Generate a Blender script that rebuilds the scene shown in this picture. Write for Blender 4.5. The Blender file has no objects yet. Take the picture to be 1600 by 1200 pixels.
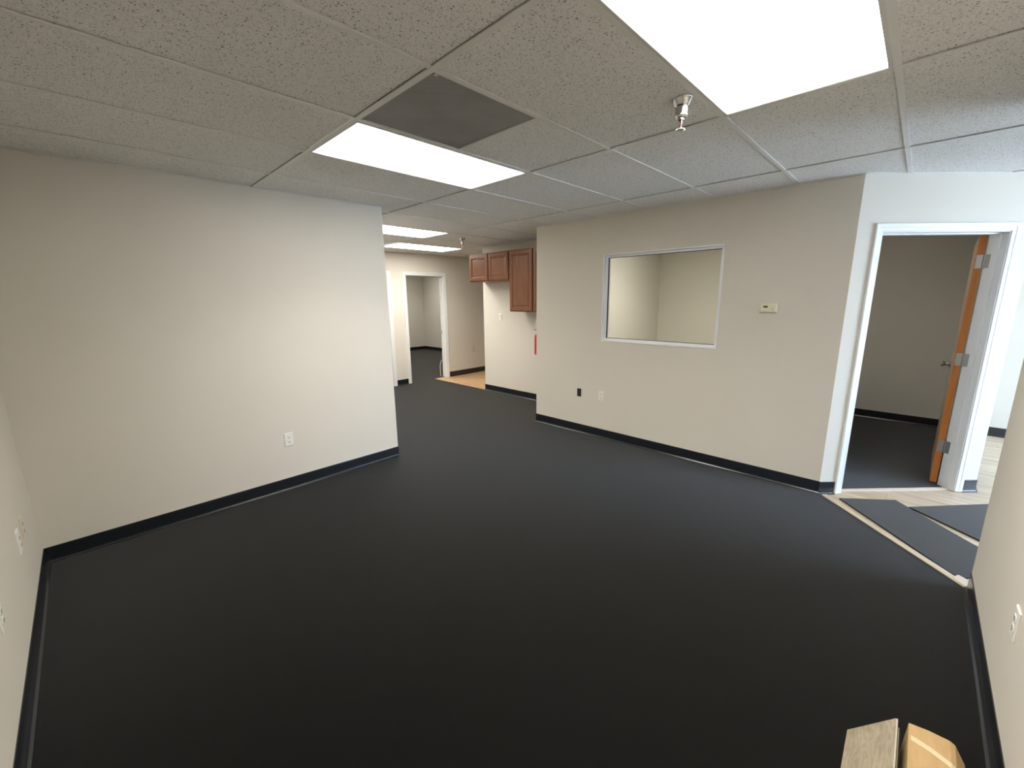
import bpy, bmesh, math, random
from mathutils import Vector, Matrix
random.seed(4)
scn = bpy.context.scene
C = scn.collection

# ------------------------------------------------------------------ camera
F_PX = 647.96
YAW, PITCH, ROLL, CAM_H = 0.7975, -0.2037, -0.0106, 1.5785
def camera():
    cy, sy, cp, sp = math.cos(YAW), math.sin(YAW), math.cos(PITCH), math.sin(PITCH)
    f = Vector((sy*cp, cy*cp, sp)); r = Vector((cy, -sy, 0)); u = r.cross(f)
    cr, sr = math.cos(ROLL), math.sin(ROLL)
    R_ = cr*r + sr*u; U_ = -sr*r + cr*u
    cam = bpy.data.cameras.new('camera'); o = bpy.data.objects.new('camera', cam); C.objects.link(o)
    m = Matrix((R_, U_, -f)).transposed().to_4x4(); m.translation = Vector((0, 0, CAM_H))
    o.matrix_world = m
    cam.sensor_fit = 'HORIZONTAL'; cam.sensor_width = 36; cam.lens = F_PX/1600*36
    cam.clip_start = 0.02; cam.clip_end = 200
    scn.camera = o
camera()

# ------------------------------------------------------------------ colour management, world
scn.view_settings.view_transform = 'Standard'
scn.view_settings.look = 'None'
scn.view_settings.gamma = 1
scn.view_settings.use_curve_mapping = False
scn.view_settings.exposure = 0.34
PANEL = 11.0        # troffer lens brightness
SKY = 16.5  
LAMP_W = 14.0      # watts of light from one troffer
SPREAD = 125.0     # degrees, the prismatic lens keeps light off the upper walls        # daylight outside the shop front

w = bpy.data.worlds.new('world'); scn.world = w; w.use_nodes = True
nt = w.node_tree; nt.nodes.clear()
out = nt.nodes.new('ShaderNodeOutputWorld'); bg = nt.nodes.new('ShaderNodeBackground')
tc = nt.nodes.new('ShaderNodeTexCoord'); sx = nt.nodes.new('ShaderNodeSeparateXYZ'); mr = nt.nodes.new('ShaderNodeMapRange')
rp = nt.nodes.new('ShaderNodeValToRGB')
mr.inputs[1].default_value = -1; mr.inputs[2].default_value = 1
nt.links.new(tc.outputs['Generated'], sx.inputs[0]); nt.links.new(sx.outputs[2], mr.inputs[0])
nt.links.new(mr.outputs[0], rp.inputs[0]); nt.links.new(rp.outputs[0], bg.inputs[0]); nt.links.new(bg.outputs[0], out.inputs[0])
e = rp.color_ramp.elements
e[0].position = 0.0; e[0].color = (.52, .64, .86, 1)
e[1].position = 1.0; e[1].color = (.42, .62, 1.0, 1)
a = e.new(.49); a.color = (.60, .74, .98, 1)
a = e.new(.51); a.color = (.68, .84, 1.12, 1)
bg.inputs[1].default_value = SKY

# ------------------------------------------------------------------ dimensions (metres)
H = 2.408
XL, YD, YA, XA = -.376, -.385, 3.673, 2.0745
XB, YB0, YB1 = 3.967, 3.432, .4047
XC, YC, YF = 4.814, 5.355, 6.838
XE = 7.0
XD = 3.142
YS = -5.0          # shop front
XW = 1.9           # lobby west wall
GX, GY, T = 1.0362, 2.0109, .6096
TH = .12
S2 = math.sqrt(.5)

# ------------------------------------------------------------------ materials
def mat(name, col, rough=.6, metal=0, spec=.5):
    m = bpy.data.materials.new(name); m.use_nodes = True
    b = m.node_tree.nodes['Principled BSDF']
    b.inputs['Base Color'].default_value = (*col, 1); b.inputs['Roughness'].default_value = rough
    b.inputs['Metallic'].default_value = metal; b.inputs['Specular IOR Level'].default_value = spec
    return m
def nd(m, t): return m.node_tree.nodes.new(t)
def lk(m, a, b): m.node_tree.links.new(a, b)
def B(m): return m.node_tree.nodes['Principled BSDF']
def objco(m, scale=(1,1,1), rot=(0,0,0)):
    t = nd(m, 'ShaderNodeTexCoord'); p = nd(m, 'ShaderNodeMapping')
    p.inputs['Scale'].default_value = scale; p.inputs['Rotation'].default_value = rot
    lk(m, t.outputs['Object'], p.inputs[0]); return p.outputs[0]
def noise(m, co, scale, detail=3, rough=.5):
    n = nd(m, 'ShaderNodeTexNoise'); n.inputs['Scale'].default_value = scale
    n.inputs['Detail'].default_value = detail; n.inputs['Roughness'].default_value = rough
    lk(m, co, n.inputs['Vector']); return n.outputs[0]
def ramp(m, fac, stops):
    r = nd(m, 'ShaderNodeValToRGB'); es = r.color_ramp.elements
    for k, (p, c) in enumerate(stops):
        x = es[k] if k < 2 else es.new(p)
        x.position = p; x.color = (*c, 1)
    lk(m, fac, r.inputs[0]); return r.outputs[0]
def bump(m, hgt, strength, dist):
    b = nd(m, 'ShaderNodeBump'); b.inputs['Strength'].default_value = strength; b.inputs['Distance'].default_value = dist
    lk(m, hgt, b.inputs['Height']); lk(m, b.outputs[0], B(m).inputs['Normal'])
def mixc(m, fac, a, b, mode='MIX'):
    x = nd(m, 'ShaderNodeMix'); x.data_type = 'RGBA'; x.blend_type = mode
    if isinstance(fac, (int, float)): x.inputs[0].default_value = fac
    else: lk(m, fac, x.inputs[0])
    for s, v in ((x.inputs[6], a), (x.inputs[7], b)):
        if isinstance(v, tuple): s.default_value = (*v, 1)
        else: lk(m, v, s)
    return x.outputs[2]

def wall_mat(name, col):
    m = mat(name, col, .62, 0, .3); co = objco(m)
    n = noise(m, co, 2.2, 3); lk(m, mixc(m, n, tuple(c*.97 for c in col), tuple(c*1.03 for c in col)), B(m).inputs['Base Color'])
    bump(m, noise(m, co, 260, 3), .12, .002); return m
M_WALL = wall_mat('greige_paint', (.70, .655, .575))
M_TRIM = mat('white_trim_paint', (.80, .80, .79), .38)
M_PLASTIC = mat('white_plastic', (.82, .80, .74), .35)
M_BEIGE = mat('almond_plastic', (.66, .60, .47), .4)
M_SLOT = mat('dark_slot', (.018, .016, .015), .6)
M_BASE = mat('black_vinyl_base', (.010, .012, .016), .24, 0, .8)
M_NICK = mat('satin_nickel', (.42, .41, .39), .36, 1)
M_CHROME = mat('chrome', (.56, .56, .56), .10, 1)
M_ALU = mat('painted_window_frame', (.86, .87, .89), .35)
M_GASK = mat('black_gasket', (.012, .012, .02), .5)
M_RED = mat('red_enamel', (.50, .02, .015), .25)
M_BLACK = mat('black_rubber', (.015, .015, .015), .5)
M_LCD = mat('dark_display', (.06, .055, .02), .2)
M_TEE = mat('white_grid_metal', (.80, .80, .78), .45)
M_FRAME = mat('white_fixture_metal', (.68, .68, .66), .4)
M_LIGHT_STOP = mat('plenum_light_stop', (.3, .3, .29), .9)
M_CORD = mat('white_cord', (.8, .8, .78), .4)

def carpet_mat(name, c0, c1):
    m = mat(name, c0, .55, 0, .06); co = objco(m)
    n1 = noise(m, co, 420, 2, .7); n2 = noise(m, co, 1.3, 2)
    c = ramp(m, n1, [(.3, tuple(v*.45 for v in c0)), (.7, tuple(v*1.5 for v in c0))])
    c = mixc(m, n2, c, c1, 'MIX'); 
    lk(m, c, B(m).inputs['Base Color'])
    bump(m, n1, .6, .004)
    B(m).inputs['Sheen Weight'].default_value = .40; B(m).inputs['Sheen Roughness'].default_value = .3
    return m
M_CARPET = carpet_mat('charcoal_carpet', (.0022, .0022, .0018), (.0026, .0026, .0022))
M_SCRAP = carpet_mat('charcoal_carpet_remnant', (.027, .026, .0255), (.030, .029, .028))

def wood_floor(name, c0, c1, c2, plank=.18):
    m = mat(name, c1, .42); co = objco(m, rot=(0, 0, math.pi/2))
    br = nd(m, 'ShaderNodeTexBrick'); lk(m, co, br.inputs['Vector'])
    br.inputs['Scale'].default_value = 1; br.inputs['Brick Width'].default_value = 1.22; br.inputs['Row Height'].default_value = plank
    br.inputs['Mortar Size'].default_value = .0012; br.inputs['Mortar Smooth'].default_value = .1
    br.inputs['Color1'].default_value = (.25, .25, .25, 1); br.inputs['Color2'].default_value = (.8, .8, .8, 1); br.inputs['Mortar'].default_value = (0, 0, 0, 1)
    br.offset = .37
    co2 = objco(m, (7, .55, 1))
    g = noise(m, co2, 3.2, 6, .62)
    c = ramp(m, g, [(.33, c0), (.5, c1), (.68, c2)])
    c = mixc(m, .16, c, br.outputs['Color'], 'OVERLAY')
    c = mixc(m, br.outputs['Fac'], c, tuple(v*.7 for v in c0))
    lk(m, c, B(m).inputs['Base Color']); return m
M_LVP = wood_floor('pale_oak_planks', (.42, .32, .215), (.58, .465, .335), (.67, .565, .43))
M_OAK = wood_floor('honey_oak_planks', (.33, .20, .10), (.47, .30, .155), (.56, .38, .21), .12)
M_MOLD = mat('pale_oak_moulding', (.60, .51, .40), .4)

def grain(name, c0, c1, axis_scale, rough=.4, sc=6.):
    m = mat(name, c1, rough); co = objco(m, axis_scale)
    g = noise(m, co, sc, 6, .6); lk(m, ramp(m, g, [(.3, c0), (.7, c1)]), B(m).inputs['Base Color'])
    bump(m, g, .08, .001); return m
M_CAB = grain('stained_maple', (.185, .072, .032), (.27, .112, .052), (7, 7, .8), .33)
M_DOOR = grain('orange_stained_birch', (.42, .135, .022), (.56, .19, .035), (9, 9, .5), .35)
M_DFACE = grain('birch_veneer_face', (.46, .30, .18), (.58, .40, .26), (9, 9, .5), .35)
M_CARD = grain('kraft_cardboard', (.40, .26, .115), (.46, .31, .145), (2, 8, 2), .7)
M_TAPE = mat('clear_packing_tape', (.66, .52, .34), .12, 0, .8)

# grey oak vinyl plank with knots
M_PLANK = mat('grey_oak_vinyl', (.42, .36, .27), .5)
co = objco(M_PLANK, (2.2, 6, 6)); g = noise(M_PLANK, co, 4, 5, .6)
c = ramp(M_PLANK, g, [(.25, (.25, .21, .145)), (.5, (.345, .29, .205)), (.8, (.39, .335, .245))])
wv = nd(M_PLANK, 'ShaderNodeTexWave'); wv.wave_type = 'RINGS'; wv.inputs['Scale'].default_value = 3.5; wv.inputs['Distortion'].default_value = 14; wv.inputs['Detail Scale'].default_value = 2.5
lk(M_PLANK, objco(M_PLANK, (1.2, 4, 4)), wv.inputs['Vector'])
lk(M_PLANK, mixc(M_PLANK, .10, c, wv.outputs['Color'], 'OVERLAY'), B(M_PLANK).inputs['Base Color'])

# fissured mineral-fibre ceiling tile
M_TILE = mat('fissured_ceiling_tile', (.62, .615, .60), .9, 0, .1)
co = objco(M_TILE)
nz = nd(M_TILE, 'ShaderNodeTexNoise'); nz.inputs['Scale'].default_value = 55; nz.inputs['Detail'].default_value = 2
lk(M_TILE, co, nz.inputs['Vector'])
ad = nd(M_TILE, 'ShaderNodeMix'); ad.data_type = 'VECTOR'; ad.inputs[0].default_value = .012
lk(M_TILE, co, ad.inputs[4]); lk(M_TILE, nz.outputs['Color'], ad.inputs[5])
vo = nd(M_TILE, 'ShaderNodeTexVoronoi'); vo.inputs['Scale'].default_value = 105
lk(M_TILE, ad.outputs[1], vo.inputs['Vector'])
sub = nd(M_TILE, 'ShaderNodeMath'); sub.operation = 'MULTIPLY'
sx_ = nd(M_TILE, 'ShaderNodeSeparateColor'); lk(M_TILE, vo.outputs['Color'], sx_.inputs[0])
# hole size differs from cell to cell
r1 = nd(M_TILE, 'ShaderNodeMapRange'); lk(M_TILE, sx_.outputs[0], r1.inputs[0])
r1.inputs[1].default_value = .25; r1.inputs[2].default_value = 1; r1.inputs[3].default_value = .0; r1.inputs[4].default_value = .30
cmp_ = nd(M_TILE, 'ShaderNodeMapRange'); cmp_.interpolation_type = 'SMOOTHSTEP'
dif = nd(M_TILE, 'ShaderNodeMath'); dif.operation = 'SUBTRACT'
lk(M_TILE, vo.outputs['Distance'], dif.inputs[0]); lk(M_TILE, r1.outputs[0], dif.inputs[1])
lk(M_TILE, dif.outputs[0], cmp_.inputs[0]); cmp_.inputs[1].default_value = -.02; cmp_.inputs[2].default_value = .08
fine = noise(M_TILE, co, 150, 4, .75)
fr = ramp(M_TILE, fine, [(.35, (.60, .595, .58)), (.48, (.90, .895, .88))])
lk(M_TILE, mixc(M_TILE, cmp_.outputs[0], (.30, .295, .28), fr), B(M_TILE).inputs['Base Color'])
hm = nd(M_TILE, 'ShaderNodeMath'); hm.operation = 'ADD'; lk(M_TILE, cmp_.outputs[0], hm.inputs[0]); lk(M_TILE, fine, hm.inputs[1])
bump(M_TILE, hm.outputs[0], .6, .005)

# perforated grey return grille
M_PERF = mat('perforated_grey_metal', (.34, .34, .33), .55, 0, .3)
co = objco(M_PERF, (1/.0085, 1/.0085, 1))
vv = nd(M_PERF, 'ShaderNodeTexVoronoi'); vv.inputs['Randomness'].default_value = 0; vv.inputs['Scale'].default_value = 1
vv.voronoi_dimensions = '2D'; lk(M_PERF, co, vv.inputs['Vector'])
dust = noise(M_PERF, objco(M_PERF), 5, 3)
pc = ramp(M_PERF, dust, [(.3, (.36, .36, .355)), (.75, (.46, .46, .46))])
lk(M_PERF, mixc(M_PERF, ramp(M_PERF, vv.outputs['Distance'], [(.27, (1, 1, 1)), (.33, (0, 0, 0))]), pc, (.05, .05, .05)), B(M_PERF).inputs['Base Color'])

def emit_lens(k=1.):
    m = bpy.data.materials.new('glowing_prismatic_lens'); m.use_nodes = True; n = m.node_tree.nodes; n.clear()
    o = n.new('ShaderNodeOutputMaterial'); em = n.new('ShaderNodeEmission')
    t = n.new('ShaderNodeTexCoord'); s = n.new('ShaderNodeSeparateXYZ'); m.node_tree.links.new(t.outputs['Object'], s.inputs[0])
    ab = n.new('ShaderNodeMath'); ab.operation = 'ABSOLUTE'; m.node_tree.links.new(s.outputs[0], ab.inputs[0])
    r = n.new('ShaderNodeMapRange'); r.interpolation_type = 'SMOOTHSTEP'
    r.interpolation_type = 'LINEAR'
    r.inputs[1].default_value = .525; r.inputs[2].default_value = .597; r.inputs[3].default_value = 1; r.inputs[4].default_value = .28
    pw = n.new('ShaderNodeMath'); pw.operation = 'POWER'; pw.inputs[1].default_value = 2.2
    ml = n.new('ShaderNodeMath'); ml.operation = 'MULTIPLY'; ml.inputs[1].default_value = PANEL*k
    m.node_tree.links.new(ab.outputs[0], r.inputs[0]); m.node_tree.links.new(r.outputs[0], pw.inputs[0])
    m.node_tree.links.new(pw.outputs[0], ml.inputs[0]); m.node_tree.links.new(ml.outputs[0], em.inputs[1])
    em.inputs[0].default_value = (1.0, .965, .895, 1)
    m.node_tree.links.new(em.outputs[0], o.inputs[0]); return m
M_LENS = emit_lens()
def glass_mat():
    m = bpy.data.materials.new('clear_pane'); m.use_nodes = True; n = m.node_tree.nodes; n.clear(); L = m.node_tree.links
    o = n.new('ShaderNodeOutputMaterial'); tr = n.new('ShaderNodeBsdfTransparent'); gl = n.new('ShaderNodeBsdfGlossy')
    gl.inputs['Roughness'].default_value = .01; tr.inputs[0].default_value = (.95, .97, .95, 1)
    fz = n.new('ShaderNodeFresnel'); fz.inputs[0].default_value = 1.45; mx = n.new('ShaderNodeMixShader')
    L.new(fz.outputs[0], mx.inputs[0]); L.new(tr.outputs[0], mx.inputs[1]); L.new(gl.outputs[0], mx.inputs[2]); L.new(mx.outputs[0], o.inputs[0])
    return m
M_GLASS = glass_mat()

# ------------------------------------------------------------------ mesh helpers
class MB:
    def __init__(s, M=None): s.v = []; s.f = []; s.M = M or Matrix.Identity(4)
    def add(s, vs, fs, M=None):
        k = len(s.v); MM = s.M @ M if M is not None else s.M
        s.v += [MM @ Vector(p) for p in vs]; s.f += [[i+k for i in q] for q in fs]; return s
    def box(s, x0, x1, y0, y1, z0, z1, M=None):
        return s.add([(x, y, z) for x in (x0, x1) for y in (y0, y1) for z in (z0, z1)],
            [(0,1,3,2), (4,6,7,5), (0,4,5,1), (2,3,7,6), (0,2,6,4), (1,5,7,3)], M)
    def prism(s, pts, z0, z1, M=None):
        n = len(pts)
        return s.add([(x, y, z0) for x, y in pts] + [(x, y, z1) for x, y in pts],
            [list(range(n))[::-1], list(range(n, 2*n))] + [(i, (i+1) % n, n+(i+1) % n, n+i) for i in range(n)], M)
    def lathe(s, prof, n=24, M=None):
        vs = []; fs = []
        for r, z in prof:
            vs += [(r*math.cos(2*math.pi*i/n), r*math.sin(2*math.pi*i/n), z) for i in range(n)]
        for j in range(len(prof)-1):
            fs += [(j*n+i, j*n+(i+1) % n, (j+1)*n+(i+1) % n, (j+1)*n+i) for i in range(n)]
        fs += [list(range(n))[::-1], [(len(prof)-1)*n+i for i in range(n)]]
        return s.add(vs, fs, M)
    def tube(s, pts, r, n=10):
        pts = [Vector(p) for p in pts]; vs = []; fs = []
        for i, p in enumerate(pts):
            t = (pts[min(i+1, len(pts)-1)] - pts[max(i-1, 0)]).normalized()
            a = t.orthogonal().normalized() if i == 0 else (a0 - t*a0.dot(t)).normalized()
            a0 = a; b = t.cross(a)
            vs += [tuple(p + r*(math.cos(2*math.pi*k/n)*a + math.sin(2*math.pi*k/n)*b)) for k in range(n)]
        for j in range(len(pts)-1):
            fs += [(j*n+i, j*n+(i+1) % n, (j+1)*n+(i+1) % n, (j+1)*n+i) for i in range(n)]
        fs += [list(range(n))[::-1], [(len(pts)-1)*n+i for i in range(n)]]
        return s.add(vs, fs)
    def rings(s, x0, x1, z0, z1, prof, M=None):
        # nested rectangles in the local xz plane, prof = [(inset, depth along +y)], closed by a face at each end
        vs = []; fs = []
        for ins, d in prof:
            vs += [(x0+ins, d, z0+ins), (x1-ins, d, z0+ins), (x1-ins, d, z1-ins), (x0+ins, d, z1-ins)]
        for j in range(len(prof)-1):
            fs += [(4*j+i, 4*j+(i+1) % 4, 4*j+4+(i+1) % 4, 4*j+4+i) for i in range(4)]
        k = 4*(len(prof)-1)
        fs += [(3, 2, 1, 0), (k, k+1, k+2, k+3)]
        return s.add(vs, fs, M)
    def mesh(s, name, m, bevel=0, smooth=False, seg=2):
        me = bpy.data.meshes.new(name); me.from_pydata([tuple(p) for p in s.v], [], s.f)
        bm = bmesh.new(); bm.from_mesh(me); bmesh.ops.recalc_face_normals(bm, faces=bm.faces)
        if bevel:
            bmesh.ops.bevel(bm, geom=list(bm.edges), offset=bevel, segments=seg, affect='EDGES', clamp_overlap=True)
        if smooth:
            for f in bm.faces: f.smooth = True
            for ed in bm.edges:
                if len(ed.link_faces) == 2 and ed.calc_face_angle(0) > .7: ed.smooth = False
        bm.to_mesh(me); bm.free(); me.materials.append(m); return me
    def build(s, name, m, parent=None, bevel=0, smooth=False, seg=2):
        o = bpy.data.objects.new(name, s.mesh(name, m, bevel, smooth, seg)); C.objects.link(o)
        if parent: o.parent = parent
        return o
def structure(o): o['kind'] = 'structure'; return o
def empty(name, loc=(0, 0, 0), rz=0):
    o = bpy.data.objects.new(name, None); C.objects.link(o); o.location = loc; o.rotation_euler = (0, 0, rz)
    o.empty_display_size = .1; return o
def tag(o, label, cat, group=None):
    o['label'] = label; o['category'] = cat
    if group: o['group'] = group
    return o
def copy_tree(o, parent=None):
    c = o.copy(); C.objects.link(c); c.parent = parent
    for ch in list(o.children): copy_tree(ch, c)
    return c
def frame(P0, u, n):
    # local (s along wall, n into the wall, z up) -> world
    return Matrix(((u[0], n[0], 0, P0[0]), (u[1], n[1], 0, P0[1]), (0, 0, 1, 0), (0, 0, 0, 1)))

def wall(name, M, s0, s1, th=TH, holes=(), z1=H+.01, m=None):
    """slab from s0 to s1 and 0..th thick, with rectangular openings (s0, s1, z0, z1)"""
    S = sorted({s0, s1} | {h[0] for h in holes} | {h[1] for h in holes})
    Z = sorted({-.01, z1} | {max(h[2], -.01) for h in holes} | {h[3] for h in holes})
    solid = {}
    for i in range(len(S)-1):
        for j in range(len(Z)-1):
            cs, cz = (S[i]+S[i+1])/2, (Z[j]+Z[j+1])/2
            solid[i, j] = not any(h[0] < cs < h[1] and h[2] < cz < h[3] for h in holes)
    b = MB(M)
    def q(a, c, d, e_): b.add([a, c, d, e_], [(0, 1, 2, 3)])
    for (i, j), ok in solid.items():
        if not ok: continue
        a0, a1, c0, c1 = S[i], S[i+1], Z[j], Z[j+1]
        for n_ in (0, th): q((a0, n_, c0), (a1, n_, c0), (a1, n_, c1), (a0, n_, c1))
        if not solid.get((i-1, j)): q((a0, 0, c0), (a0, th, c0), (a0, th, c1), (a0, 0, c1))
        if not solid.get((i+1, j)): q((a1, 0, c0), (a1, th, c0), (a1, th, c1), (a1, 0, c1))
        if not solid.get((i, j-1)): q((a0, 0, c0), (a1, 0, c0), (a1, th, c0), (a0, th, c0))
        if not solid.get((i, j+1)): q((a0, 0, c1), (a1, 0, c1), (a1, th, c1), (a0, th, c1))
    me = bpy.data.meshes.new(name); me.from_pydata([tuple(p) for p in b.v], [], b.f)
    bm = bmesh.new(); bm.from_mesh(me); bmesh.ops.remove_doubles(bm, verts=bm.verts, dist=1e-5)
    bmesh.ops.recalc_face_normals(bm, faces=bm.faces); bm.to_mesh(me); bm.free(); me.materials.append(m or M_WALL)
    o = bpy.data.objects.new(name, me); C.objects.link(o); return structure(o)

COVE = [(0, .102), (-.0035, .102), (-.0045, .099), (-.0045, .020), (-.006, .011), (-.010, .005), (-.017, .0015), (-.019, 0), (0, 0)]
def baseboard(name, M, s0, s1, e0=0, e1=0, z=0):
    """cove base along a wall; e0/e1 = +1 outer corner, -1 inner corner, 0 square end"""
    b = MB(M); n = len(COVE); vs = []
    for s_, e_, sg in ((s0, e0, -1), (s1, e1, 1)):
        vs += [(s_ - sg*e_*y, y, zz+z) for y, zz in COVE]
    b.add(vs, [list(range(n))[::-1], list(range(n, 2*n))] + [(i, (i+1) % n, n+(i+1) % n, n+i) for i in range(n)])
    return structure(b.build(name, M_BASE))
CAS = [(0, .0), (0, -.009), (.003, -.011), (.026, -.0125), (.031, -.0155), (.050, -.0175), (.055, -.016), (.057, -.012), (.057, 0)]
def casing(M, s0, s1, zt, parent, name='casing', off=0, side=1, k=1.):
    b = MB(M); vs = []; n = len(CAS)
    for c in range(4):
        for w_, d in CAS:
            w_ *= k
            p = [(s0-w_, 0), (s0-w_, zt+w_), (s1+w_, zt+w_), (s1+w_, 0)][c]
            vs.append((p[0], off+side*d, p[1]))
    fs = [(c*n+i, c*n+(i+1) % n, (c+1)*n+(i+1) % n, (c+1)*n+i) for c in range(3) for i in range(n)]
    fs += [list(range(n)), [3*n+i for i in range(n)]]
    b.add(vs, fs); return b.build(name, M_TRIM, parent)
def jamb(M, s0, s1, zt, parent, th=TH, stop=True, t=.019):
    b = MB(M); e_ = .004
    b.box(s0-t, s0, -e_, th+e_, 0, zt); b.box(s1, s1+t, -e_, th+e_, 0, zt); b.box(s0-t, s1+t, -e_, th+e_, zt, zt+t)
    if stop:
        for x in ((s0, s0+.011), (s1-.011, s1)): b.box(x[0], x[1], .042, .078, 0, zt-.011)
        b.box(s0, s1, .042, .078, zt-.011, zt)
    return b.build('door_frame', M_TRIM, parent)

# ------------------------------------------------------------------ floor
b = MB()
b.prism([(XL-.2, YD-.02), (XD+.0, YD-.02), (XB, YB1), (XC, 1.6), (XC, YF+.2), (XL-.2, YF+.2)], -.05, 0)
floor = structure(b.build('floor', M_CARPET))
# entry and office floors lie at the same level
b = MB(); b.prism([(XD, YD-.02), (XB, YB1), (XB+.02, YB1+.02), (XE+.1, YB1-.9), (XE+.1, YS-.2), (XW-.2, YS-.2), (XW-.2, YD-.02)], -.05, -.006)
structure(b.build('floor_entry', M_LVP))
MD = frame((XB, YB1), (S2, -S2), (S2, S2))       # diagonal wall: s along it, n into it
P = lambda s, n, M: tuple((M @ Vector((s, n, 0)))[:2])
b = MB(); b.prism([P(-.02, .055, MD), P(1.24, .055, MD), (4.98, -.44), (XE+.1, -.44), (XE+.1, 3.35), (XC, 3.35), (XB+.06, 3.3), (XB+.06, .5)], -.05, -.001)
structure(b.build('floor_office', M_CARPET))
b = MB(); b.prism([(XC, 3.2), (XE+.1, 3.2), (XE+.1, YF+.05), (XC, YF+.05)], -.05, -.002)
b = MB(); b.box(XC, XE+.1, 3.36, YF+.06, -.05, -.002); structure(b.build('floor_kitchen', M_OAK))
b = MB(); b.box(1.9, 7.8, YF+.06, 11.6, -.05, -.001); structure(b.build('floor_far_room', M_CARPET))

# ------------------------------------------------------------------ walls
MWL = frame((XL, YD), (0, 1), (-1, 0))
wall('wall_left', MWL, -TH, YA-YD)
MWA = frame((XL, YA), (1, 0), (0, 1))
wall('wall_back', MWA, -TH, XA-XL)
MWH = frame((XA, YA+TH), (0, 1), (-1, 0))
wall('wall_hall', MWH, 0, YF-YA-TH)
MWF = frame((XA-TH, YF), (1, 0), (0, 1)); fx = lambda x: x-(XA-TH)
D2 = (4.253, 5.083)       # clear opening of the far doorway
D3 = (2.96, 3.865)
wall('wall_far', MWF, 0, XE+.7-(XA-TH), holes=[(fx(D2[0])-.019, fx(D2[1])+.019, -1, 2.03), (fx(D3[0])-.019, fx(D3[1])+.019, -1, 2.03)])
MWC = frame((XC, YB0), (0, 1), (1, 0))
wall('wall_kitchen', MWC, 0, YC-YB0)
wall('wall_alcove', frame((XB+TH, YB0), (1, 0), (0, -1)), 0, XE-XB-TH, th=.16)
MWB = frame((XB, YB1), (0, 1), (1, 0))
WY0, WY1, WZ0, WZ1 = 1.290, 2.484, 1.112, 2.016
wall('wall_right', MWB, 0, YB0-YB1, holes=[(WY0-YB1, WY1-YB1, WZ0, WZ1)])
DS0, DS1, DZ = .186, 1.110, 2.012
wall('wall_diagonal', MD, 0, 1.29, holes=[(DS0-.019, DS1+.019, -1, DZ+.019)])
EX, EY = P(1.29, 0, MD)
wall('wall_partition', frame((EX, EY), (1, 0), (0, 1)), 0, XE-EX)
wall('wall_office', frame((XB+TH, 1.10), (1, 0), (0, 1)), 0, XE-XB-TH, th=.1)
wall('wall_east', frame((XE, YS), (0, 1), (1, 0)), 0, YF-YS)
MWD = frame((XL, YD), (1, 0), (0, -1))
wall('wall_front', MWD, -TH, XD-XL)
wall('wall_lobby', frame((XW, YS), (0, 1), (-1, 0)), 0, YD-TH-YS)
SF = (4.3, 6.95, .08, 2.32)
MWS = frame((XW-TH, YS), (1, 0), (0, -1))
wall('wall_storefront', MWS, 0, XE+TH-XW+TH, holes=[(SF[0]-XW+TH, SF[1]-XW+TH, SF[2], SF[3])])
FX, FY = 7.63, 11.35
wall('wall_far_room_back', frame((1.9, FY), (1, 0), (0, 1)), 0, FX+TH-1.9)
wall('wall_far_room_right', frame((FX, YF+TH), (0, 1), (1, 0)), 0, FY-YF-TH)
wall('wall_far_room_left', frame((2.3, YF+TH), (0, 1), (-1, 0)), 0, FY-YF-TH)

# ------------------------------------------------------------------ baseboards
baseboard('baseboard_left', MWL, 0, YA-YD, -1, -1)
baseboard('baseboard_back', MWA, 0, XA-XL, -1, 1)
baseboard('baseboard_hall', frame((XA, YA), (0, 1), (-1, 0)), 0, YF-YA, 1, -1)
baseboard('baseboard_right', MWB, 0, YB0-YB1, .41, 1)
baseboard('baseboard_alcove', frame((XB, YB0), (1, 0), (0, -1)), 0, XC-XB, 1, -1)
baseboard('baseboard_kitchen', MWC, 0, YC-YB0, -1, 1)
baseboard('baseboard_kitchen.001', frame((XC, YC), (1, 0), (0, -1)), 0, TH, 1, 1)
baseboard('baseboard_far', MWF, fx(D3[1])+.057, fx(D2[0])-.057)
baseboard('baseboard_far.001', MWF, fx(D2[1])+.057, fx(XE), 0, -1)
baseboard('baseboard_far.002', MWF, TH, fx(D3[0])-.057, -1, 0)
baseboard('baseboard_diagonal', MD, 0, DS0-.057, .41, 0, -.004)
baseboard('baseboard_diagonal.001', MD, DS1+.057, 1.29, 0, .41, -.006)
baseboard('baseboard_partition', frame((EX, EY), (1, 0), (0, 1)), 0, XE-EX, .41, -1, -.006)
baseboard('baseboard_front', MWD, 0, XD-XL, -1, 1)
baseboard('baseboard_front.001', frame((XD, YD), (0, -1), (-1, 0)), 0, TH, 1, 1, -.004)
baseboard('baseboard_east', frame((XE, YS), (0, 1), (1, 0)), 0, EY-YS, -1, -1, -.006)
baseboard('baseboard_office', frame((XE, EY+TH), (0, 1), (1, 0)), 0, 1.1-EY-TH, -1, -1)
baseboard('baseboard_far_room_back', frame((2.3, FY), (1, 0), (0, 1)), 0, FX-2.3, -1, -1)
baseboard('baseboard_far_room_right', frame((FX, YF+TH), (0, 1), (1, 0)), 0, FY-YF-TH, -1, -1)

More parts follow.
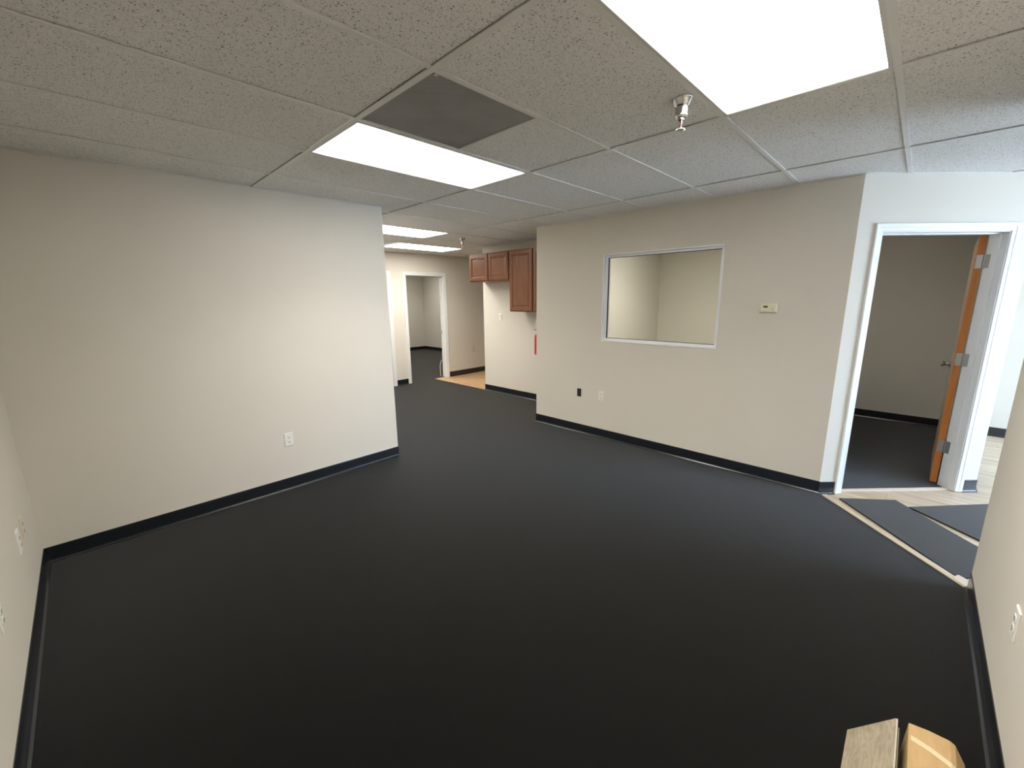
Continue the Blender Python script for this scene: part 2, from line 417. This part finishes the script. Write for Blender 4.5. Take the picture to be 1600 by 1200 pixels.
# ------------------------------------------------------------------ ceiling
lights = [(0, 0), (0, -3), (1, 4), (2, 6)]        # (bay, row) of the 2x4 troffers seen
skip = {(a_, b_) for a_, b_ in lights} | {(3, 0), (3, -3), (4, 13), (2, 10)}
b = MB(); ga = range(-2, 7); gb = range(-10, 17)
CW, CD = 2*T, T
for a_ in ga:
    for b_ in gb:
        x0, y0 = GX+a_*CW, GY+b_*CD
        if (a_, b_) in skip: continue
        x1 = x0+CW; g_ = .002
        if (a_, b_) == (0, -1): x0 += T
        dz = random.uniform(0, .0015)
        b.box(x0+g_, x1-.0155, y0+.0132, y0+CD-g_, H+dz, H+.016+dz)
ceil_ = structure(b.build('ceiling', M_TILE))
b = MB(); w2 = .012
x_0, x_1, y_0, y_1 = GX-2*CW, GX+7*CW, GY-10*CD, GY+17*CD
for a_ in range(-2, 8): b.box(GX+a_*CW-w2, GX+a_*CW+w2, y_0, y_1, H-.0055, H-.0005)
for b_ in range(-10, 18):
    for a_ in range(-2, 7): b.box(GX+a_*CW+w2, GX+(a_+1)*CW-w2, GY+b_*CD-w2, GY+b_*CD+w2, H-.0045, H-.0005)
b.box(GX+T-w2, GX+T+w2, GY-CD+w2, GY-w2, H-.0045, H-.0005)
b.build('ceiling_grid', M_TEE, ceil_)
b = MB(); b.box(x_0, x_1, y_0, y_1, H+.16, H+.2)
for q in ((x_0-.05, x_0, y_0, y_1), (x_1, x_1+.05, y_0, y_1), (x_0-.05, x_1+.05, y_0-.05, y_0), (x_0-.05, x_1+.05, y_1, y_1+.05)): b.box(*q, H-.004, H+.2)
b.build('plenum_light_stop', M_LIGHT_STOP, ceil_)  # unseen cover and skirts, added to stop sky light leaking through the tile gaps

# wall angle where the ceiling meets the walls
def angle(name, M, s0, s1):
    b = MB(M); b.box(s0, s1, -.018, .0, H-.005, H-.0005); return b
b = MB()
for M_, a0, a1 in ((MWA, 0, XA-XL), (MWB, 0, YB0-YB1), (MD, 0, 1.29), (MWL, 0, YA-YD), (MWD, 0, XD-XL), (MWC, 0, YC-YB0), (MWF, TH, fx(XE))):
    b.box(a0, a1, -.012, 0, H-.005, H-.0005, M_)
structure(b.build('trim_1', M_TEE))

# ------------------------------------------------------------------ troffers
def troffer(name_loc, label, power=1.):
    x, y = name_loc
    t = empty('ceiling_light', (x, y, H)); g_ = 'recessed fluorescent ceiling lights'
    hx, hy = CW/2-w2, CD/2-w2; lx, ly = hx-.008, hy-.014
    b = MB()
    for sx_, sy_ in ((-1, 0), (1, 0)): b.box(min(sx_*hx, sx_*lx), max(sx_*hx, sx_*lx), -hy, hy, -.007, .003)
    for sy_ in (-1, 1): b.box(-lx, lx, min(sy_*hy, sy_*ly), max(sy_*hy, sy_*ly), -.007, .003)
    b.build('lens_frame', M_FRAME, t, bevel=.0012)
    b = MB(); b.box(-hx, hx, -hy, hy, .015, .11); b.build('housing', M_FRAME, t)
    b = MB(); b.box(-lx, lx, -ly, ly, -.0045, -.0015); b.build('lens', M_LENS if power == 1 else emit_lens(power), t)
    if power:
        al = bpy.data.lights.new('troffer_light', 'AREA'); al.shape = 'RECTANGLE'; al.size = 2*lx; al.size_y = 2*ly
        al.energy = LAMP_W*power; al.color = (1.0, .95, .87); al.spread = math.radians(SPREAD)
        ao = bpy.data.objects.new('troffer_light', al); C.objects.link(ao); ao.parent = t; ao.location = (0, 0, -.009)
    return tag(t, label, 'ceiling light', g_)
def cell(a_, b_): return (GX+(a_+.5)*CW, GY+(b_+.5)*CD)
troffer(cell(0, 0), 'white recessed ceiling light beside the dark grey return grille')
troffer(cell(0, -3), 'largest recessed ceiling light, cut off by the top of the photo beside the chrome sprinkler')
troffer(cell(1, 4), 'glowing ceiling light at hall entrance, nearer of the two small ones past the left wall')
troffer(cell(2, 6), 'farthest glowing ceiling light, just before the far doorway wall')
troffer(cell(3, 0), 'ceiling light of the office behind the interior window', .8)
troffer(cell(3, -3), 'unseen dim ceiling light added to brighten the office behind the open door', .17)  # added fill fixture, out of view, lifts the otherwise unlit office
troffer(cell(4, 13), 'unseen second ceiling light added to brighten the far carpeted room, nearest its right wall', .5)  # extra unseen fixture, added to lighten the far room's right wall
troffer(cell(2, 10), 'ceiling light inside the far carpeted room, nearer the doorway', 1.3)

# ------------------------------------------------------------------ return grille
t = tag(empty('return_air_grille', (GX+T/2, GY-T/2, H)), 'square dark grey perforated return air grille in the ceiling', 'air grille')
hh = T/2-w2
b = MB(); b.box(-hh, hh, -hh, hh, -.0005, .012); b.build('perforated_plate', M_PERF, t)
b = MB()
for q in ((-hh, hh, -hh, -hh+.006), (-hh, hh, hh-.006, hh), (-hh, -hh+.006, -hh+.006, hh-.006), (hh-.006, hh, -hh+.006, hh-.006)): b.box(q[0], q[1], q[2], q[3], -.004, -.0006)
b.build('grille_frame', M_FRAME, t)
b = MB(); b.box(-hh+.012, -hh+.03, -hh+.006, -hh+.02, -.006, -.001); b.build('clip', M_FRAME, t, bevel=.001)

# ------------------------------------------------------------------ sprinklers
def sprinkler(x, y, label):
    t = tag(empty('fire_sprinkler', (x, y, H-.001), .6), label, 'sprinkler', 'chrome ceiling sprinklers')
    t.scale = (1.2, 1.2, 1.2)
    b = MB(); b.lathe([(.036, 0), (.036, -.002), (.031, -.010), (.026, -.022), (.0225, -.026), (.0225, -.030), (.0215, -.050), (.022, -.056), (.0195, -.060), (.012, -.062)], 32)
    b.build('escutcheon', M_CHROME, t, smooth=True)
    b = MB(); b.lathe([(.011, -.060), (.011, -.067), (.008, -.070)], 20)
    for sg in (-1, 1): b.tube([(sg*.008, 0, -.066), (sg*.0125, 0, -.074), (sg*.0125, 0, -.084), (sg*.004, 0, -.092)], .0022, 8)
    b.lathe([(.004, -.089), (.0045, -.097)], 12)
    b.build('sprinkler_frame', M_CHROME, t, smooth=True)
    b = MB(); b.tube([(0, 0, -.069), (0, 0, -.089)], .0022, 8); b.build('glass_bulb', M_RED, t, smooth=True)
    b = MB(); n = 12; pts = []
    for i in range(2*n):
        r = .0165 if i % 2 == 0 else .0125
        for da in (-.08, .08): pts.append((r*math.cos(math.pi*i/n+da), r*math.sin(math.pi*i/n+da)))
    b.prism(pts, -.0985, -.097); b.build('deflector', M_CHROME, t)
sprinkler(1.943, .857, 'large chrome fire sprinkler beside the biggest ceiling light')
sprinkler(3.876, 4.726, 'small distant chrome fire sprinkler near the wooden cabinets')

# ------------------------------------------------------------------ interior window
w1 = structure(empty('window_1', (XB, (WY0+WY1)/2, WZ0)))
inv = Matrix.Translation((-XB, -(WY0+WY1)/2, -WZ0))
y0, y1, z0, z1 = WY0, WY1, WZ0, WZ1
def ringbox(b, ya, yb, za, zb, wd, xa, xb):
    b.box(xa, xb, ya, ya+wd, za, zb); b.box(xa, xb, yb-wd, yb, za, zb)
    b.box(xa, xb, ya+wd, yb-wd, za, za+wd); b.box(xa, xb, ya+wd, yb-wd, zb-wd, zb)
b = MB(inv); ringbox(b, y0-.004, y1+.004, z0-.004, z1+.004, .010, XB-.006, XB+TH+.006)     # liner
ringbox(b, y0+.006, y1-.006, z0+.006, z1-.006, .022, XB+.030, XB+.080)
b.build('window_frame', M_ALU, w1)
b = MB(inv); ringbox(b, y0+.028, y1-.028, z0+.028, z1-.028, .004, XB+.044, XB+.060); b.build('gasket', M_GASK, w1)
b = MB(inv); b.box(XB+.049, XB+.055, y0+.031, y1-.031, z0+.031, z1-.031); b.build('window_pane', M_GLASS, w1)

# shop front window in the lobby (daylight source, round the corner)
w3 = structure(empty('window_2', ((SF[0]+SF[1])/2, YS, SF[2])))
inv = Matrix.Translation((-(SF[0]+SF[1])/2, -YS, -SF[2]))
b = MB(inv)
for x in (SF[0], 5.15, 6.02, SF[1]-.05): b.box(x, x+.05, YS-.09, YS-.03, SF[2], SF[3])
b.box(SF[0], SF[1], YS-.09, YS-.03, SF[2], SF[2]+.05); b.box(SF[0], SF[1], YS-.09, YS-.03, SF[3]-.05, SF[3])
b.build('window_frame', M_ALU, w3)
b = MB(inv); b.box(SF[0]+.05, SF[1]-.05, YS-.063, YS-.057, SF[2]+.05, SF[3]-.05); b.build('window_pane', M_GLASS, w3)
al = bpy.data.lights.new('daylight_portal', 'AREA'); al.shape = 'RECTANGLE'; al.size = SF[1]-SF[0]; al.size_y = SF[3]-SF[2]
al.cycles.is_portal = True
ao = bpy.data.objects.new('daylight_portal', al); C.objects.link(ao); ao.location = ((SF[0]+SF[1])/2, YS-.14, (SF[2]+SF[3])/2)
ao.rotation_euler = (math.pi/2, 0, 0)     # -Z of the lamp looks along +Y into the lobby

# ------------------------------------------------------------------ diagonal doorway with open door
def hinge(parent, M, z):
    h = empty('hinge', tuple((M @ Vector((0, 0, z))))); h.parent = parent
    return h
d1 = structure(empty('door_1', P(.648, 0, MD)+(0,)))
inv = Matrix.Translation((-P(.648, 0, MD)[0], -P(.648, 0, MD)[1], 0))
MDl = inv @ MD
casing(MDl, DS0-.006, DS1+.006, DZ+.006, d1)
casing(MDl, DS0-.006, DS1+.006, DZ+.006, d1, off=TH, side=-1)
jamb(MDl, DS0, DS1, DZ, d1)
hp = P(DS1-.001, TH+.006, MD)                # hinge pin
LA = math.radians(-1.6)                       # direction the open leaf points, measured from +X
ML = inv @ Matrix.Translation((hp[0], hp[1], 0)) @ Matrix.Rotation(LA, 4, 'Z')
LY0, LY1, LW = .006, .046, .905
b = MB(ML); b.box(.004, LW, LY0, LY1, .012, DZ-.004); leaf = b.build('door_leaf', M_DOOR, d1, bevel=.0012)
b = MB(ML); b.box(.008, LW-.004, LY1, LY1+.0012, .016, DZ-.008); b.box(.008, LW-.004, LY0-.0012, LY0, .016, DZ-.008)
b.build('veneer_face', M_DFACE, leaf)
for sg, yy in ((1, LY1+.001), (-1, LY0-.001)):
    K = ML @ Matrix.Translation((LW-.065, yy, .925)) @ Matrix.Rotation(-sg*math.pi/2, 4, 'X')
    b = MB(K); b.lathe([(.032, 0), (.032, .004), (.026, .008), (.013, .012), (.011, .030), (.014, .034), (.024, .046), (.027, .056), (.024, .062), (.010, .064)], 28)
    b.build('door_knob', M_NICK, leaf, smooth=True)
for z in (1.815, 1.062, .335):
    b = MB(ML); b.box(.0015, .004, LY0+.002, LY0+.036, z-.05, z+.05)
    for k in range(3): b.box(.0005, .0016, LY0+.012+.012*(k % 2), LY0+.018+.012*(k % 2), z-.035+.032*k, z-.029+.032*k)
    hg = b.build('hinge', M_NICK, d1, bevel=.0004)
    b = MB(MDl); b.box(DS1-.0025, DS1+.0005, .080, TH+.004, z-.05, z+.05)
    b.build('jamb_leaf', M_NICK, hg, bevel=.0004)
    b = MB(inv @ Matrix.Translation((hp[0], hp[1], 0))); b.lathe([(.003, z-.054), (.0065, z-.051), (.0065, z+.051), (.003, z+.054)], 16)
    b.build('hinge_pin', M_NICK, hg, smooth=True)

# far doorway (no leaf in view) and the closed door left of it
d2 = structure(empty('door_2', ((D2[0]+D2[1])/2, YF, 0))); inv2 = Matrix.Translation((-(D2[0]+D2[1])/2, -YF, 0)) @ MWF
casing(inv2, fx(D2[0])-.006, fx(D2[1])+.006, 2.012, d2, k=1.15); casing(inv2, fx(D2[0])-.006, fx(D2[1])+.006, 2.012, d2, off=TH, side=-1)
jamb(inv2, fx(D2[0]), fx(D2[1]), 2.01, d2)
b = MB(inv2); b.box(fx(D2[1])-.0025, fx(D2[1])+.001, .082, .112, .88, .95); b.build('strike_plate', M_NICK, d2, bevel=.0005)
d3 = structure(empty('door_3', ((D3[0]+D3[1])/2, YF, 0))); inv3 = Matrix.Translation((-(D3[0]+D3[1])/2, -YF, 0)) @ MWF
casing(inv3, fx(D3[0])-.006, fx(D3[1])+.006, 2.012, d3, k=1.15)
jamb(inv3, fx(D3[0]), fx(D3[1]), 2.01, d3)
b = MB(inv3); b.box(fx(D3[0])+.003, fx(D3[1])-.003, .08, .118, .01, 2.006); lf = b.build('door_leaf', M_TRIM, d3, bevel=.001)
K = inv3 @ Matrix.Translation((fx(D3[0])+.07, .08, .95)) @ Matrix.Rotation(math.pi/2, 4, 'X')
b = MB(K); b.lathe([(.032, 0), (.032, .004), (.026, .008), (.011, .014), (.011, .030), (.024, .046), (.027, .056), (.010, .064)], 24); b.build('door_knob', M_NICK, lf, smooth=True)

b = MB(); b.tube([(5.050, YF+.16, .008), (5.036, YF+.15, .09), (5.026, YF+.14, .19), (5.030, YF+.135, .26), (5.048, YF+.13, .32), (5.07, YF+.128, .345)], .005, 8)
tag(b.build('cord', M_CORD, smooth=True), 'thin white cord curving down by the right jamb of the far doorway', 'cord')

# ------------------------------------------------------------------ floor mouldings and carpet remnants
def strip(name, A_, B_, wd, h_, z=-.006, flip=1):
    A_, B_ = Vector(A_), Vector(B_); L_ = (B_-A_).length; u = (B_-A_)/L_; n_ = Vector((-u.y, u.x))*flip
    M_ = Matrix(((u.x, n_.x, 0, 0), (u.y, n_.y, 0, 0), (0, 0, 1, z), (0, 0, 0, 1))); M_.translation = Vector((A_.x, A_.y, z))
    b = MB(M_); prof = [(0, 0), (0, h_*.75), (wd*.12, h_), (wd*.35, h_), (wd*.42, h_*.8), (wd*.5, h_*.8), (wd*.57, h_), (wd*.85, h_), (wd, h_*.6), (wd, 0)]
    n = len(prof); b.add([(s_, y, zz) for s_ in (0, L_) for y, zz in prof], [list(range(n)), list(range(n, 2*n))] + [(i, (i+1) % n, n+(i+1) % n, n+i) for i in range(n)])
    return structure(b.build(name, M_MOLD))
strip('trim_2', (3.150, -.370), (3.945, .376), .042, .014, flip=-1)
strip('trim_3', P(DS0-.02, .060, MD), P(DS1+.02, .060, MD), .034, .013, flip=-1)
b = MB(); b.prism([(3.176, -.392), (3.240, -.382), (3.262, -.352), (3.215, -.330), (3.150, -.371)], -.006, .0105); structure(b.build('trim_4', M_MOLD))
b = MB(); b.box(XC-.012, XC+.012, YC, YF, -.003, .004); structure(b.build('trim_5', mat('honey_oak_edge', (.42, .27, .14), .4)))

b = MB(); b.prism([(3.965, .268), (4.221, -.053), (3.41, -.742), (3.40, -.53), (3.284, -.402), (3.234, -.352)], -.005, .006)
tag(b.build('carpet_remnant', M_SCRAP, bevel=.0012), 'long loose piece of dark carpet lying nearest the pale wood strip', 'carpet piece', 'loose carpet pieces at the entry')
b = MB(); b.prism([(4.142, -.130), (4.112, -.172), (3.885, -.440), (3.63, -.74), (4.25, -1.40), (5.02, -.945)], -.005, .006)
tag(b.build('carpet_remnant', M_SCRAP, bevel=.0012), 'loose triangular piece of dark carpet farther into the entry, toward the right wall edge', 'carpet piece', 'loose carpet pieces at the entry')

# ------------------------------------------------------------------ wall devices: local x along wall, +y out of the wall
def place(name, x, y, z, rz): return empty(name, (x, y, z), rz)
def outlet(x, y, z, rz, label, m=None):
    m = m or M_PLASTIC
    t = tag(place('wall_outlet', x, y, z, rz), label, 'outlet', 'duplex wall outlets')
    b = MB(); b.rings(-.035, .035, -.057, .057, [(0, 0), (0, .003), (.003, .0055), (.006, .006)]); b.build('cover_plate', m, t)
    for sg in (-1, 1):
        K = Matrix.Translation((0, .006, sg*.0195)) @ Matrix.Rotation(-math.pi/2, 4, 'X')
        b = MB(K); pts = []
        for i in range(28):
            a_ = 2*math.pi*i/28; pts.append((.0172*math.cos(a_), max(-.0135, min(.0135, .0172*math.sin(a_)))))
        b.prism(pts, 0, .0022); r_ = b.build('receptacle', m, t)
        b = MB(Matrix.Translation((0, .0083, sg*.0195)))
        b.box(-.0075, -.0048, -.0003, .0006, -.0035, .0055); b.box(.0048, .0072, -.0003, .0006, -.0025, .0055); b.box(-.0025, .0025, -.0003, .0006, -.0105, -.006)
        b.build('slots', M_SLOT, r_)
    b = MB(Matrix.Translation((0, .006, 0)) @ Matrix.Rotation(-math.pi/2, 4, 'X')); b.lathe([(.0035, 0), (.003, .0014)], 12); b.build('screw', m, t)
    return t
PI = math.pi
def switch(x, y, z, rz, label):
    t = tag(place('light_switch', x, y, z, rz), label, 'light switch')
    b = MB(); b.rings(-.035, .035, -.057, .057, [(0, 0), (0, .003), (.003, .0055), (.006, .006)]); b.build('cover_plate', M_PLASTIC, t)
    b = MB(); b.add([(-.0165, .006, -.033), (.0165, .006, -.033), (.0165, .006, .033), (-.0165, .006, .033), (-.0165, .0075, -.033), (.0165, .0075, -.033), (.0165, .012, .033), (-.0165, .012, .033)],
        [(0, 1, 2, 3), (4, 5, 6, 7), (0, 1, 5, 4), (1, 2, 6, 5), (2, 3, 7, 6), (3, 0, 4, 7)]); b.build('rocker', M_PLASTIC, t)
outlet(1.066, YA, .436, PI, 'white outlet low on the large left-hand wall facing the camera')
outlet(XB, 2.465, .486, PI/2, 'white outlet below the interior window, right of the open black box')
outlet(XL, 2.985, .450, -PI/2, 'bright white outlet at the left photo edge, beside the fainter beige one')
outlet(XL, 3.165, .452, -PI/2, 'beige outlet nearest the left corner of the room', M_BEIGE)
outlet(XL, 2.285, .450, -PI/2, 'white outlet cut off by the left photo edge, lowest of the left wall')
outlet(2.115, YD, .447, 0, 'white outlet cut off by the right photo edge on the near right wall')
outlet(5.828, YF, .506, PI, 'small distant outlet between the far doorway and the kitchen wall', M_BEIGE)
switch(XC, 4.947, 1.283, PI/2, 'small white light switch under the wooden wall cabinets')

# open low-voltage box
t = tag(place('junction_box', XB, 2.766, .484, PI/2), 'open black junction box without a cover, left of the white outlet', 'junction box')
b = MB()
for q in ((-.027, -.024, -.047, .047), (.024, .027, -.047, .047), (-.024, .024, -.047, -.044), (-.024, .024, .044, .047)): b.box(q[0], q[1], .0002, .003, q[2], q[3])
b.build('box_rim', M_BLACK, t)
b = MB(); b.box(-.024, .024, .0002, .0012, -.044, .044); b.build('box_interior', M_SLOT, t)
b = MB(); b.tube([(.004, .0015, .03), (-.008, .004, .008), (.006, .004, -.012), (-.002, .0015, -.03)], .0022, 8); b.build('wire', mat('purple_grey_wire', (.10, .085, .11), .5), t, smooth=True)

# thermostat
t = tag(place('thermostat', XB, .903, 1.478, PI/2), 'cream thermostat with small dark display right of the interior window', 'thermostat')
b = MB(); b.rings(-.060, .060, -.036, .036, [(0, 0), (0, .018), (.004, .024), (.008, .026)]); b.build('housing', mat('cream_plastic', (.80, .75, .56), .4), t)
b = MB(); b.box(.004, .036, .0255, .0268, .004, .018); b.build('display', M_LCD, t)
b = MB(); b.box(-.038, -.026, .0255, .0285, -.004, .008); b.box(-.038, -.026, .0255, .0285, -.020, -.008); b.build('buttons', M_BEIGE, t, bevel=.001)
b = MB(); b.box(.006, .034, .0255, .0275, -.024, -.018); b.build('slider', M_BEIGE, t, bevel=.0006)

# ------------------------------------------------------------------ kitchen wall cabinets
def cabinet(ya, yb, z0, z1, label):
    t = tag(empty('wall_cabinet', (XC, (ya+yb)/2, z0), PI/2), label, 'cabinet', 'brown wall cabinets')
    w_ = (yb-ya)/2; h_ = z1-z0; dep = .31
    b = MB(); b.box(-w_, w_, 0, dep-.002, 0, h_); b.build('carcass', M_CAB, t, bevel=.0015)
    b = MB(); fw = .034                               # face frame
    for q in ((-w_, -w_+fw), (w_-fw, w_), (-fw*.5, fw*.5)): b.box(q[0], q[1], dep-.002, dep+.017, 0, h_)
    for q in ((0, fw), (h_-fw, h_)): b.box(-w_+fw, w_-fw, dep-.002, dep+.0165, q[0], q[1])
    b.build('face_frame', M_CAB, t)
    for x0, x1 in ((-w_+.012, -.011), (.011, w_-.012)):
        b = MB(Matrix.Translation((0, dep+.018, 0)))
        b.rings(x0, x1, .014, h_-.014, [(0, 0), (0, .013), (.005, .019), (.050, .019), (.054, .015), (.056, .010), (.062, .009), (.082, .017), (.086, .0175)])
        b.build('cabinet_door', M_CAB, t)
    return t
cabinet(4.408, 5.300, 1.838, 2.262, 'short brown raised-panel double cabinet at the left end, over bare wall')
cabinet(3.480, 4.402, 1.385, 2.262, 'tall brown raised-panel cabinet partly hidden by the window wall')

# ------------------------------------------------------------------ fire extinguisher
t = tag(empty('fire_extinguisher', (4.752, 4.079, .74), 0), 'red fire extinguisher barely showing behind the window wall edge', 'fire extinguisher')
b = MB(); b.lathe([(.045, 0), (.054, .006), (.055, .02), (.055, .25), (.052, .28), (.040, .305), (.020, .318), (.017, .33)], 32); b.build('cylinder', M_RED, t, smooth=True)
b = MB(); b.lathe([(.016, .33), (.018, .335), (.018, .355), (.012, .362)], 20); b.box(-.012, .012, -.03, .02, .352, .378); b.build('valve', M_NICK, t)
b = MB(); b.box(-.008, .008, -.02, .095, .40, .408, Matrix.Rotation(math.radians(10), 4, 'X')); b.box(-.008, .008, -.02, .085, .368, .376); b.build('handle', M_BLACK, t, bevel=.001)
b = MB(); b.tube([(0, -.012, .36), (0, -.05, .35), (-.01, -.068, .30), (-.01, -.066, .18), (-.01, -.064, .10)], .007, 10); b.build('hose', M_BLACK, t, smooth=True)
b = MB(); b.box(.055, .062, -.012, .012, .12, .40); b.build('bracket', M_BLACK, t)

# ------------------------------------------------------------------ carton and vinyl plank at the lower right
XF = 1.746
t = tag(empty('cardboard_carton', (1.15, -.235, 0)), 'long brown cardboard carton with clear tape at the lower right', 'carton')
sec = [(-.149, .004), (-.152, .080), (-.156, .158), (-.205, .166), (-.252, .167), (-.264, .161), (-.292, .110), (-.322, .0)]
b = MB(Matrix.Translation((-1.15, .235, 0)))
X0, X1 = .62, XF; n = len(sec)
b.add([(X, y, z) for X in (X0, X1) for y, z in sec], [list(range(n)), list(range(n, 2*n))] + [(i, (i+1) % n, n+(i+1) % n, n+i) for i in range(n)])
b.build('carton_body', M_CARD, t, bevel=.0012)
b = MB(Matrix.Translation((-1.15, .235, 0)))
tp = [(1.672, -.162, .1590), (1.655, -.205, .1660), (1.634, -.252, .1670), (1.628, -.264, .1612)]
vs = [(x+dx, y, z+dz) for x, y, z in tp for dx, dz in ((0, .0002), (.021, .0002), (.021, .001), (0, .001))]
b.add(vs, [(4*i+j, 4*i+(j+1) % 4, 4*i+4+(j+1) % 4, 4*i+4+j) for i in range(3) for j in range(4)] + [(0, 1, 2, 3), (12, 13, 14, 15)])
b.build('tape', M_TAPE, t)
def leaning(name, dy, dz, x0, x1, m, th_, label, zup=.150, yup=-.125):
    ylo = -.011
    L_ = math.hypot(yup-ylo, zup-.002); ang = math.atan2(zup-.002, -(yup-ylo))
    # local x along X, local y from the lower to the upper edge, local z = outward face normal
    ey = Vector((0, -math.cos(ang), math.sin(ang))); ez = Vector((0, math.sin(ang), math.cos(ang)))
    t = empty(name, ((x0+x1)/2, ylo+dy, .002+dz))
    Mx = Matrix(((1, 0, 0, 0), (0, ey.y, ez.y, 0), (0, ey.z, ez.z, 0), (0, 0, 0, 1)))
    hl = (x1-x0)/2
    return t, Mx, L_, hl
t, Mx, L_, hl = leaning('vinyl_plank', 0, 0, .53, XF, M_PLANK, .007, '')
tag(t, 'grey-oak vinyl flooring plank leaning against the left side of the cardboard carton', 'flooring plank')
b = MB(Mx); b.box(-hl, hl, 0, L_, -.0022, 0); b.build('wood_face', M_PLANK, t)
b = MB(Mx); b.box(-hl, hl, 0, L_, -.0050, -.0022); b.box(-hl, hl, L_, L_+.003, -.005, -.002); b.build('core', mat('pale_plank_core', (.55, .52, .48), .6), t)
b = MB(Mx); b.box(-hl, hl+.004, .0, L_+.002, -.0075, -.0050); b.build('foam_backing', M_BLACK, t)
t, Mx, L_, hl = leaning('vinyl_plank', -.012, .000, .56, XF-.03, M_PLANK, .007, '')
tag(t, 'second flooring plank, mostly hidden in the gap between front plank and carton', 'flooring plank')
b = MB(Mx); b.box(-hl, hl, .012, L_-.006, -.0022, 0); b.build('wood_face', M_PLANK, t)
b = MB(Mx); b.box(-hl, hl, .012, L_-.006, -.0062, -.0022); b.build('foam_backing', M_BLACK, t)
